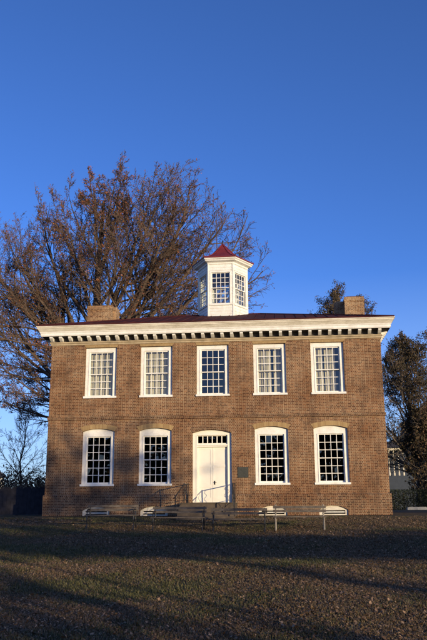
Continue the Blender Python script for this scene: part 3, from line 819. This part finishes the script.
def gable_house(name, lab, x, y, w_, d_, h_, rh, wallm, roofm, wins, rz=0):
    root = empty(name, (x, y, 0), rz); tag(root, lab, 'house')
    a = MB(); hw = w_ / 2
    a.sheet([(-hw, -.2), (hw, -.2), (hw, h_), (0, h_ + rh), (-hw, h_)], [], ID)
    a.sheet([(-hw, -.2), (hw, -.2), (hw, h_), (0, h_ + rh), (-hw, h_)], [], lambda u, dd, z: (u, d_ - dd, z))
    for s in (-hw, hw): a.face([(s, 0, -.2), (s, d_, -.2), (s, d_, h_), (s, 0, h_)])
    a.build('wall', wallm, root)
    r_ = MB(); e = .3; sl = rh / hw
    for s in (-1, 1):
        r_.face([(0, -e, h_ + rh + .02), (0, d_ + e, h_ + rh + .02), (s * (hw + e), d_ + e, h_ - e * sl + .02), (s * (hw + e), -e, h_ - e * sl + .02)])
        r_.face([(0, -e, h_ + rh + .17), (0, d_ + e, h_ + rh + .17), (s * (hw + e), d_ + e, h_ - e * sl + .17), (s * (hw + e), -e, h_ - e * sl + .17)])
        r_.face([(0, -e, h_ + rh + .02), (s * (hw + e), -e, h_ - e * sl + .02), (s * (hw + e), -e, h_ - e * sl + .17), (0, -e, h_ + rh + .17)])
    r_.build('roof', roofm, root)
    for (u, z, ww, hh) in wins:
        b = MB(); 
        for q_ in ((u - ww / 2, u - ww / 2 + .1, z, z + hh), (u + ww / 2 - .1, u + ww / 2, z, z + hh), (u - ww / 2 + .1, u + ww / 2 - .1, z + hh - .1, z + hh), (u - ww / 2 + .1, u + ww / 2 - .1, z, z + .1), (u - ww / 2 + .1, u + ww / 2 - .1, z + hh / 2 - .03, z + hh / 2 + .03)):
            b.box(q_[0], q_[1], -.06, -.003, q_[2], q_[3])
        b.box(u - .02, u + .02, -.05, -.004, z + .1, z + hh - .1)
        f = b.build('window', M['white'], root)
        g = MB(); g.face([(u - ww / 2 + .09, -.02, z + .09), (u + ww / 2 - .09, -.02, z + .09), (u + ww / 2 - .09, -.02, z + hh - .09), (u - ww / 2 + .09, -.02, z + hh - .09)]); g.build('pane', M['black'], f)
    return root
gable_house('brick_house', 'sunlit red brick house with white windows cut by the right edge of the photo', 19.7, 40, 7.6, 9, 8.6, 3.2, M['brick_far'], M['shingle'],
            [(-2.4, 6.0, 1.0, 1.7), (0, 6.0, 1.0, 1.7), (2.4, 6.0, 1.0, 1.7), (-2.4, 2.4, 1.0, 1.8), (2.4, 2.4, 1.0, 1.8)])
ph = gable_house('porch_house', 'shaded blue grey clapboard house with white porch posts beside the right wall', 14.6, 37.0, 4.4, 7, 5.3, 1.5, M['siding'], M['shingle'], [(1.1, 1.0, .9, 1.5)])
for k in range(4):
    q = MB(); x = -2.0 + k * .42
    q.lathe([(.085, 2.86), (.085, 3.1), (.06, 3.15), (.055, 4.9), (.085, 4.96), (.085, 5.06)], (x, -1.2), 8); q.build('porch_post', M['cornice'], ph)
q = MB(); q.box(-2.2, -.5, -1.45, -.001, 5.07, 5.28); q.build('porch_beam', M['cornice'], ph)
q = MB(); q.box(-2.2, -.5, -1.35, -.02, -.1, 2.85); q.build('porch_base', M['siding'], ph)
q = MB(); q.face([(-2.4, -1.6, 5.3), (-.3, -1.6, 5.3), (-.3, -.01, 6.0), (-2.4, -.01, 6.0)]); q.face([(-2.4, -1.6, 5.29), (-.3, -1.6, 5.29), (-.3, -.01, 5.29), (-2.4, -.01, 5.29)]); q.build('porch_roof', M['shingle'], ph)
gable_house('white_house', 'tiny pale house with a gable seen beyond the left brush', -39.3, 62, 6, 8, 4.4, 2.4, M['white'], M['shingle'], [(-1.2, 1.4, .9, 1.5), (1.2, 1.4, .9, 1.5)])
cs = MB(); cs.box(-.7, .7, -.25, .25, -.1, .16); cs.box(-.62, .62, -.2, .2, .161, .2)
c_ = cs.build('stone_slab', M['concrete']); c_.location = (12.4, 22.0, 0); tag(c_, 'low pale stone slab lying on the ground right of the brick building', 'slab')
# dark clipped hedge behind it
hd = empty('hedge', (14.6, 24.0, 0)); tag(hd, 'dark clipped hedge in the shade right of the brick building', 'hedge')
hm = MB(); rg = random.Random(9)
for k in range(12000):
    c = Vector((rg.uniform(-4.2, 4.2), rg.uniform(-.5, .5), rg.uniform(0, 1.45))); u = Vector((rg.gauss(0, 1), rg.gauss(0, 1), rg.gauss(0, 1))).normalized(); v = perp(u, rg)
    z = rg.uniform(.03, .07); hm.face([c - u * z, c - v * z * .6, c + u * z, c + v * z * .6])
hm.build('foliage', M['leaf_green'], hd)
hs = MB()
for k in range(14): hs.tube([(-4 + k * .62, 0, -.1), (-4 + k * .62 + rg.uniform(-.2, .2), rg.uniform(-.2, .2), 1.2)], .04, 5)
hs.build('stems', M['bark_dark'], hd)

# ------------------------------------------------------------------ trees across the green, behind the viewer: they shade the lawn
SD = Vector((math.sin(R(41)), -math.cos(R(41)), 0))
def back_tree(x, y, h, wd, zc, seed, n, lab, leafs=.28):
    root = empty('shade_tree', (x, y, gz(x, y))); tag(root, lab, 'tree', 'shade trees behind the viewer')
    t = Tree(seed, spec(levels=3, seg=[4, 3, 2, 2], kids=[6, 5, 0, 0], rmin=.02)); rg = t.rg
    pts = [Vector((0, 0, -.3)), Vector((.05, .05, zc)), Vector((0, 0, h * .8))]; t.w.tube(pts, [h * .014, h * .011, .03], 7)
    for k in range(10):
        az = k * 2.4; el = R(rg.uniform(15, 60)); d = Vector((math.cos(az) * math.cos(el), math.sin(az) * math.cos(el), math.sin(el)))
        t.grow(Vector((0, 0, zc + (h * .75 - zc) * k / 10)), d, wd * .8, h * .01, 0)
    cz = (zc + h) / 2; hz = (h - zc) / 2
    for k in range(n):
        u = Vector((rg.gauss(0, 1), rg.gauss(0, 1), rg.gauss(0, 1))).normalized() * (rg.random() ** .33)
        q = .12 * math.sin(u.x * 7 + seed) + .12 * math.sin(u.z * 8 + u.y * 5)
        c = Vector((u.x * wd * (1 + q), u.y * wd * (1 + q), cz + u.z * hz * (1 + q))); t.add_leaf(c, leafs * rg.uniform(.6, 1.3))
    finish(root, t, M['bark_dark'], M['leaf_dark'])
rg = random.Random(77)
ORD = ['first', 'second', 'third', 'fourth', 'fifth', 'sixth', 'seventh', 'eighth', 'ninth', 'tenth', 'eleventh', 'twelfth']
for k in range(12):
    x = 8.5 + k * 3.9 + rg.uniform(-.5, .5)
    back_tree(x, -41.5 + rg.uniform(-.8, .8), 5.78 + rg.uniform(-.12, .12), 2.7, 4.75 + rg.uniform(-.2, .2), 100 + k, 620, ORD[k] + ' low round tree from the left in the row behind the viewer')
# taller ones: two dapple the left part of the front, the others are added unseen to shade the lawn and the far right
for q, s_, h, wd, zc, n, lab in ((-3.7, 56, 11.9, 3.1, 6.9, 520, 'tall thin tree behind the viewer in line with the left windows'), (-8.4, 52, 13.0, 3.4, 5.4, 900, 'tallest tree behind the viewer in line with the dark fence'),
        (-15.0, 46, 5.6, 3.2, 1.4, 200, 'squat bushy tree added behind the viewer to shade the left lawn'), (-20.5, 44, 5.4, 3.0, 1.2, 200, 'squat bushy tree added behind the viewer to shade the furthest left lawn'),
        (14.0, 58, 11.0, 3.6, 4.0, 1100, 'tall tree added behind the viewer to shade the ground past the right wall corner'), (20.0, 60, 12.0, 3.8, 3.6, 1200, 'tall dense tree added behind the viewer to shade the hedge'), (27.0, 62, 11.4, 4.0, 3.6, 1200, 'tall dense tree added behind the viewer to shade the far right')):
    pos = Vector((q * .755, q * .656, 0)) + SD * s_
    back_tree(pos.x, pos.y, h, wd, zc, 130 + int(q), n, lab, .30)

# leafless young trees added out of view so their twigs dapple the near lawn
for k, (x, y, h) in enumerate(((20.5, -47, 5.6), (25.5, -49.5, 6.0), (30.5, -47.5, 5.4), (15.0, -46, 5.6))):
    tree('bare_tree', ORD[k] + ' leafless young tree added behind the viewer to dapple the lawn', x, y, h, 300 + k, spec(rmin=.02, kids=[8, 8, 7, 0], leafp=0), M['bark_dark'], M['leaf_brown'], 'leafless young trees added behind the viewer for dapple', limbs=12, z0=.2, spread=.55, rtrunk=.04)
# a sapling added out of view; its topknot throws the soft spot on the door
sx, sy = SD.x * 56, SD.y * 56
root = empty('shade_sapling', (sx, sy, gz(sx, sy))); tag(root, 'thin sapling with one knot of leaves, added behind the viewer to spot the door', 'tree', 'shade trees behind the viewer')
t = Tree(55, spec()); zt = 2.02 + 56 * math.tan(R(6.5)) - gz(sx, sy)
t.w.tube([Vector((0, 0, -.2)), Vector((.05, 0, zt * .5)), Vector((0, 0, zt + .1))], [.035, .022, .008], 6)
for k in range(90): t.add_leaf(Vector((t.rg.gauss(0, .17), t.rg.gauss(0, .17), zt + t.rg.gauss(0, .08))), .06)
finish(root, t, M['bark_dark'], M['leaf_dark'])
# far woods across the green that the lower windows mirror
wm = MB(); rg = random.Random(8)
for k in range(6500):
    x = rg.uniform(-75, 32); top = 13 + 2.5 * math.sin(x * .23) + 1.8 * math.sin(x * .71 + 1)
    c = Vector((x, -84 + rg.uniform(-3, 3), -1.3 + (top + 1.3) * rg.random() ** .8)); u = Vector((rg.gauss(0, 1), rg.gauss(0, 1), rg.gauss(0, 1))).normalized(); v = perp(u, rg)
    z = rg.uniform(.6, 1.3); wm.face([c - u * z, c - v * z * .6, c + u * z, c + v * z * .6])
tag(wm.build('far_woods', M['leaf_dark']), 'far-off dark wood across the green behind the viewer', 'wood', kind='stuff')

# ------------------------------------------------------------------ light, sky, camera
EL, AZ = 6.5, 41.0
sun = bpy.data.lights.new('sun', 'SUN'); sun.energy = 2.95; sun.angle = R(.5); sun.color = (1.0, .80, .50)
so = bpy.data.objects.new('sun', sun); COL.objects.link(so)
d = Vector((math.sin(R(AZ)) * math.cos(R(EL)), -math.cos(R(AZ)) * math.cos(R(EL)), math.sin(R(EL))))
so.rotation_euler = d.to_track_quat('Z', 'Y').to_euler(); so.location = (20, -30, 20)
W = bpy.data.worlds.new('World'); S.world = W; W.use_nodes = True; nt = W.node_tree
bg = nt.nodes['Background']; sky = nt.nodes.new('ShaderNodeTexSky'); sky.sky_type = 'NISHITA'; sky.sun_disc = False
sky.sun_elevation = R(EL); sky.sun_rotation = math.atan2(d.x, d.y)
sky.air_density = .6; sky.dust_density = 0.6; sky.ozone_density = 4.0; sky.altitude = 0
tcw = nt.nodes.new('ShaderNodeTexCoord'); sxw = nt.nodes.new('ShaderNodeSeparateXYZ'); nt.links.new(tcw.outputs['Generated'], sxw.inputs[0])
hz = ramp(nt, [(0.0, (.78, .78, .78)), (0.06, (.58, .58, .58)), (0.15, (.27, .27, .27)), (0.30, (0, 0, 0))], sxw.outputs['Z'])   # pale air low over the horizon
nt.links.new(mixc(nt, hz, mixc(nt, 1.0, sky.outputs[0], (1.0, .94, 1.12), 'MULTIPLY'), (2.0, 2.55, 2.95)), bg.inputs[0]); bg.inputs[1].default_value = .15

cam = bpy.data.cameras.new('camera'); co = bpy.data.objects.new('camera', cam); COL.objects.link(co); S.camera = co
ya, pi_, ro = -.0913, .2474, -.0053
fw = Vector((math.sin(ya) * math.cos(pi_), math.cos(ya) * math.cos(pi_), math.sin(pi_)))
r = Vector((math.cos(ya), -math.sin(ya), 0)); u = r.cross(fw)
r, u = r * math.cos(ro) + u * math.sin(ro), -r * math.sin(ro) + u * math.cos(ro)
m = Matrix((r, u, -fw)).transposed().to_4x4(); m.translation = Vector((2.9836, -32.2246, .4932)); co.matrix_world = m
cam.sensor_fit = 'VERTICAL'; cam.sensor_height = 24; cam.lens = 727.32 / 640 * 24; cam.clip_end = 6000; cam.clip_start = .05
S.view_settings.view_transform = 'Standard'; S.view_settings.look = 'None'; S.view_settings.exposure = 0.85; S.view_settings.gamma = 1
S.cycles.use_denoising = True; S.cycles.max_bounces = 6; S.cycles.transparent_max_bounces = 24
